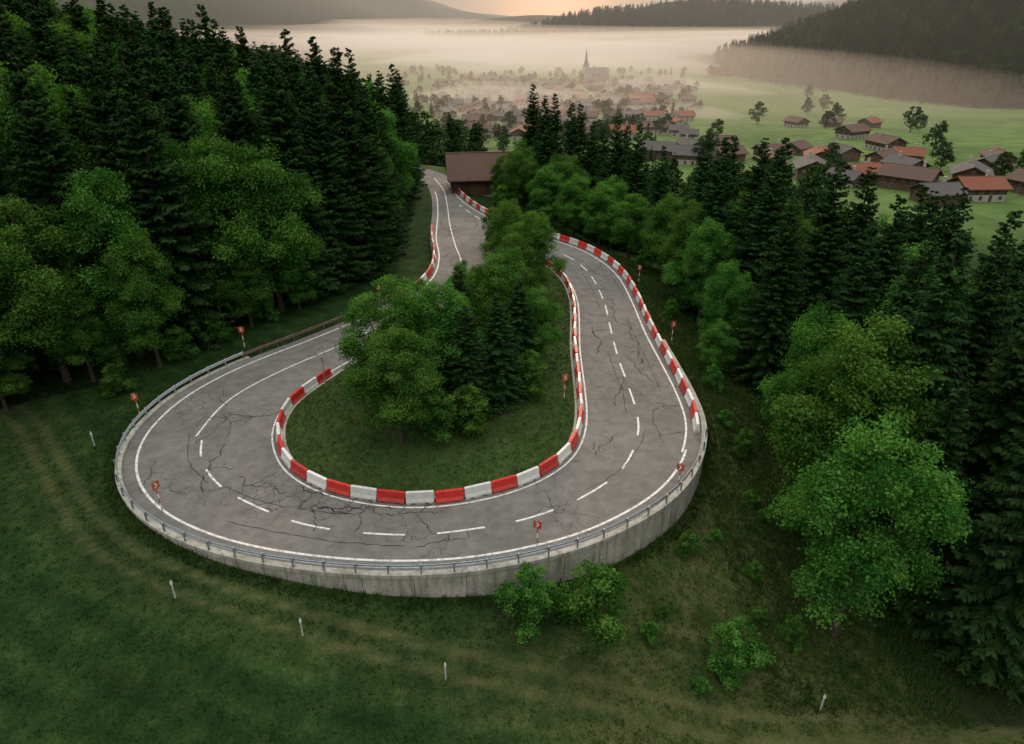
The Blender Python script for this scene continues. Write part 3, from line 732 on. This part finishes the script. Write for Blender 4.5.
for(x,y,ro,v) in hl:
    house('chalet_house',x,y,rh.choice((.15,-.4,1.2,1.9,.6,-.9))+rh.uniform(-.15,.15),v,M_roofs[ro],rh.choice((M_wood,M_wood2)),rh.choice((M_plaster,M_wood2,M_wood2)),.88)
be=empty('barn',(-5.6,139,-.9),.12)
bm_={k:MB() for k in('walls','roof','doors','stone_base')}
L,D,hw,rise=13,9,3.6,3.4
bm_['stone_base'].box(0,0,-.9,L+.2,D+.2,2.6);b=bm_['walls'];b.box(0,0,.4+hw/2,L,D,hw)
for s in(-1,1):
    x=s*L/2;pts=[(x,-D/2,hw+.4),(x,D/2,hw+.4),(x,0,hw+.4+rise)];b.poly(pts if s>0 else pts[::-1])
for k in range(26): b.box(-L/2+L*(k+.5)/26,-D/2-.03,.4+hw/2,.08,.06,hw-.05)
for k in range(18):
    for s in(-1,1): b.box(s*(L/2+.03),-D/2+D*(k+.5)/18,.4+hw/2,.06,.08,hw)
t=.25;sl=rise/(D/2)
for s in(-1,1):
    ov=1.1;xa=L/2+1;ye=s*(D/2+ov);ze=hw+.4-ov*sl+.08;zr=hw+.4+rise+.08
    a=[(-xa,ye,ze),(xa,ye,ze),(xa,0,zr),(-xa,0,zr)];c=[(p[0],p[1],p[2]+t) for p in a]
    if s>0:a=a[::-1];c=c[::-1]
    bm_['roof'].poly(c);bm_['roof'].poly(a[::-1])
    for i in range(4):
        j=(i+1)%4
        if a[i][1]==0 and a[j][1]==0: continue
        bm_['roof'].poly([a[i],a[j],c[j],c[i]])
bm_['roof'].box(0,0,hw+.4+rise+.36,L+2,.3,.12)
bm_['doors'].box(-1.5,-D/2-.1,1.9,3.2,.12,3.0);bm_['doors'].box(-L/2-.12,0,1.8,.12,2.6,2.8)
for pn,mt in(('walls',M_wood),('roof',M_roofs[1]),('doors',M_door),('stone_base',M_conc)): link(bpy.data.objects.new(pn,bm_[pn].mesh(pn,[mt])),be)
VH=[]
for v in range(4):
    for ro in range(3):
        mb=MB();mats=[M_plaster,M_wood2,M_roofs[ro],M_win,M_frame,M_door]
        idx={'walls':0,'upper_cladding':1 if (v+ro)%2 else 0,'roof':2,'windows':3,'window_frames':4,'door':5,'chimney':0}
        for pn,p in VARS[v].items():
            if pn=='window_frames': continue
            b=len(mb.V);mb.V+=p.V;mb.F+=[tuple(b+q for q in f) for f in p.F];mb.M+=[idx[pn]]*len(p.F)
        VH.append(mb.mesh('village_house',mats))
pts=[];tries=0
while len(pts)<210 and tries<9000:
    tries+=1
    y=rh.uniform(400,1080);u=rh.gauss(.07,.085);x=u*y
    if u<-.10 or u>.25: continue
    if all((x-a)**2+(y-b)**2>19**2 for a,b in pts): pts.append((x,y))
for x,y in pts:
    k=rh.randrange(4)*3+rh.choice((0,1,1,2,2))
    obj('village_house',VH[k],(x,y,H(x,y)),rh.choice((0,.3,1.5,1.8,-.3))+rh.uniform(-.1,.1),rh.uniform(.8,1.05))
house('farmhouse',135,776,.1,2,M_roofs[0],M_wood2,M_plaster,1.35)
ce=empty('church',(109,1100,H(109,1100)),.3)
c1=MB();c1.box(0,0,9,8,8,20);c1.box(17,0,5,26,12,12)
for s in(-1,1):
    x=17+s*13;c1.poly([(x,-6,11),(x,6,11),(x,0,17)][::s])
c2=MB();n8=8
for i in range(n8):
    a=2*math.pi*i/n8;b2=2*math.pi*(i+1)/n8
    c2.poly([(5.2*math.cos(a),5.2*math.sin(a),19),(5.2*math.cos(b2),5.2*math.sin(b2),19),(2.4*math.cos(b2),2.4*math.sin(b2),27),(2.4*math.cos(a),2.4*math.sin(a),27)])
    c2.poly([(2.4*math.cos(a),2.4*math.sin(a),27),(2.4*math.cos(b2),2.4*math.sin(b2),27),(0,0,44)])
for s in(-1,1): c2.poly([(3.4,s*7,10.4),(31,s*7,10.4),(31,0,17.4),(3.4,0,17.4)])
c2.tube([(0,0,43.5),(0,0,46)],[.15,.1],5);c2.box(0,0,45.2,1.2,.15,.15)
c3=MB()
for s in(-1,1):
    for k in range(4): c3.box(8+k*6,s*6.02,6,1.3,.1,5)
    c3.box(0,s*4.02,15,1.6,.1,3);c3.box(s*4.02,0,15,.1,1.6,3)
c3.tube([(0,-4.0,11.5),(0,-4.12,11.5)],[1.2,1.2],16)
for nm,mb,mt in(('walls',c1,M_plaster),('roof_and_spire',c2,M_roofs[2]),('windows_and_clock',c3,M_win)): link(bpy.data.objects.new(nm,mb.mesh(nm,[mt])),ce)

# ------------------------------------------------------------------ grass blades
def grass(name,xy,z,hmin,hmax,blades,seed,tb):
    r=np.random.default_rng(seed);n=len(xy);k=n*blades
    bx=np.repeat(xy,blades,0)+r.normal(0,.10,(k,2));bz=np.repeat(z,blades)-.03
    a=r.uniform(0,6.283,k);h=r.uniform(hmin,hmax,k)*np.repeat(r.uniform(.6,1.2,n),blades);w=r.uniform(.02,.045,k)
    ln=h*r.uniform(.1,.6,k);b=r.uniform(0,6.283,k)
    p0=np.stack([bx[:,0]-np.cos(a)*w,bx[:,1]-np.sin(a)*w,bz],1);p1=np.stack([bx[:,0]+np.cos(a)*w,bx[:,1]+np.sin(a)*w,bz],1)
    p2=np.stack([bx[:,0]+np.cos(b)*ln,bx[:,1]+np.sin(b)*ln,bz+h],1)
    V=np.stack([p0,p1,p2],1).reshape(-1,3);F=np.arange(3*k).reshape(-1,3)
    t=np.clip(np.repeat(tb,blades)+r.normal(0,.2,k),0,1)
    return obj(name,mk_mesh(name,V,F,[M_grass],tint=t))
def sample(n,x0,x1,y0,y1):
    return np.stack([rng.uniform(x0,x1,n),rng.uniform(y0,y1,n)],1)
q=sample(64000,-46,34,21,66);d=sd_outer(q[:,0],q[:,1]);dtk=dist_poly(q[:,0],q[:,1],TRK)
q=q[(d>.5)&(np.abs(dtk-.75)>.35)&((q[:,0]>4)|(rng.random(len(q))<.45)|(d<3.2))]
dtk=dist_poly(q[:,0],q[:,1],TRK)
grass('grass',q,height(q[:,0],q[:,1]),.10,.30,4,1,np.clip(.25+.2*wob(q[:,0],q[:,1],.35,1)+.12*np.sin(dtk*2*np.pi/2.4)*(q[:,0]<4)+.38*sst(q[:,0],0,14),0,1))
q=sample(30000,-32,17,30,62);d=sd_outer(q[:,0],q[:,1]);q=q[(d>.42)&(d<1.3)]
grass('grass',q,height(q[:,0],q[:,1]),.25,.6,5,6,np.clip(.4+.3*wob(q[:,0],q[:,1],.6,2),0,1))
q=sample(26000,15,27,26,100);d=sd_outer(q[:,0],q[:,1]);q=q[d>.5]
grass('grass',q,height(q[:,0],q[:,1]),.15,.5,4,5,np.clip(.6+.3*wob(q[:,0],q[:,1],.5,2),0,1))
q=sample(30000,-19,7,38,102);m=inside_poly(q[:,0],q[:,1],ISLc)&(dist_poly(q[:,0],q[:,1],ISLc,True)>.15);q=q[m]
grass('grass',q,isl_z(q),.08,.28,4,2,np.clip(.6+.3*wob(q[:,0],q[:,1],.5,2),0,1))

# ------------------------------------------------------------------ air: haze and fog
def volmat(name,dens,col,aniso=.3):
    m,nt,out=newmat(name)
    s=nt.nodes.new('ShaderNodeVolumeScatter');s.inputs['Density'].default_value=dens;s.inputs['Color'].default_value=(*col,1)
    s.inputs['Anisotropy'].default_value=aniso
    nt.links.new(s.outputs[0],out.inputs['Volume']);return m
def fogbank(x,y,z,rx,ry,rz_,dens,seed,rot=0,col=(1,.85,.73),name='fog_bank'):
    import bmesh
    bm=bmesh.new();bmesh.ops.create_icosphere(bm,subdivisions=5,radius=1)
    rr=random.Random(seed);ph=rr.uniform(0,9)
    for v in bm.verts:
        c=v.co;k=1+.20*math.sin(3.1*c.x+ph)*math.cos(2.7*c.y-ph)+.11*math.sin(7*c.x+2*ph)*math.sin(6*c.y+ph)+.05*math.sin(15*c.x+ph)*math.sin(13*c.y-ph)
        v.co=Vector((c.x*k*rx,c.y*k*ry,c.z*k*rz_*(1+.25*math.sin(5*c.x-ph)+.12*math.sin(11*c.y+ph))))
    me=bpy.data.meshes.new(name);bm.to_mesh(me);bm.free()
    me.materials.append(volmat(name,dens,col,.5));me.polygons.foreach_set('use_smooth',np.ones(len(me.polygons),bool))
    obj(name,me,(x,y,z),rot)
hz=MB();hz.box(0,4160,120,12000,7900,420)
obj('haze',hz.mesh('haze',[volmat('haze',.00009,(.86,.84,.84),.4)]))
fogbank(150,2050,-60,2600,1780,80,.0009,7,name='valley_haze')
fogbank(50,2000,-52,1500,540,52,.0036,1)
fogbank(30,1350,-50,320,190,28,.0042,3,-.1)
fogbank(-20,760,-46,150,90,13,.006,11,.2)
fogbank(190,930,-50,130,80,13,.006,12,-.3)
fogbank(60,600,-40,120,45,7,.007,13,.1)

# ------------------------------------------------------------------ sky, sun
el,az=math.radians(16),math.radians(4)
sd=Vector((math.sin(az)*math.cos(el),math.cos(az)*math.cos(el),math.sin(el)))
w=bpy.data.worlds.new('World');scene.world=w;w.use_nodes=True;nt=w.node_tree;nt.nodes.clear()
out=nt.nodes.new('ShaderNodeOutputWorld')
sky=nt.nodes.new('ShaderNodeTexSky');sky.sky_type='NISHITA';sky.sun_disc=False;sky.sun_elevation=el;sky.sun_rotation=az
b1=nt.nodes.new('ShaderNodeBackground');b1.inputs[1].default_value=.006;nt.links.new(sky.outputs[0],b1.inputs[0])
tc=nt.nodes.new('ShaderNodeTexCoord');sx=nt.nodes.new('ShaderNodeSeparateXYZ');nt.links.new(tc.outputs['Generated'],sx.inputs[0])
g=ramp(nt,[(0,(.085,.10,.125)),(.06,(.085,.095,.12)),(.22,(.36,.37,.38)),(.55,(1.05,1.05,1.03)),(1,(1.62,1.60,1.54))],sx.outputs[2])
mp=nt.nodes.new('ShaderNodeMapping');mp.inputs['Scale'].default_value=(1,1,5);nt.links.new(tc.outputs['Generated'],mp.inputs[0])
cn=ramp(nt,[(.3,.7),(.7,1.25)],noise(nt,2.4,3,.6,mp.outputs[0],.3))
c=mix(nt,1.0,g,cn,'MULTIPLY')
gd=Vector((math.sin(math.radians(3.2)),math.cos(math.radians(3.2)),math.sin(math.radians(2)))).normalized()
dp=nt.nodes.new('ShaderNodeVectorMath');dp.operation='DOT_PRODUCT';dp.inputs[1].default_value=gd;nt.links.new(tc.outputs['Generated'],dp.inputs[0])
gl=math_(nt,'POWER',math_(nt,'MAXIMUM',dp.outputs['Value'],0),320.)
c=mix(nt,1.0,c,mix(nt,gl,(0,0,0),(.95,.36,.12)),'ADD')
b2=nt.nodes.new('ShaderNodeBackground');b2.inputs[1].default_value=1.08;nt.links.new(c,b2.inputs[0])
ad=nt.nodes.new('ShaderNodeAddShader');nt.links.new(b1.outputs[0],ad.inputs[0]);nt.links.new(b2.outputs[0],ad.inputs[1]);nt.links.new(ad.outputs[0],out.inputs[0])
sl_=bpy.data.lights.new('sun','SUN');sl_.energy=1.8;sl_.angle=math.radians(12);sl_.color=(1,.72,.47)
so=bpy.data.objects.new('sun',sl_);so.rotation_euler=(-sd).to_track_quat('-Z','Y').to_euler();link(so)

cam=bpy.data.cameras.new('camera');cam.sensor_width=36;cam.lens=24.01;cam.clip_end=20000;cam.clip_start=.5
co=bpy.data.objects.new('camera',cam);co.location=(0,0,30);co.rotation_euler=(math.radians(90-27.3),0,0);link(co);scene.camera=co
scene.view_settings.view_transform='Standard';scene.view_settings.look='None';scene.view_settings.exposure=0
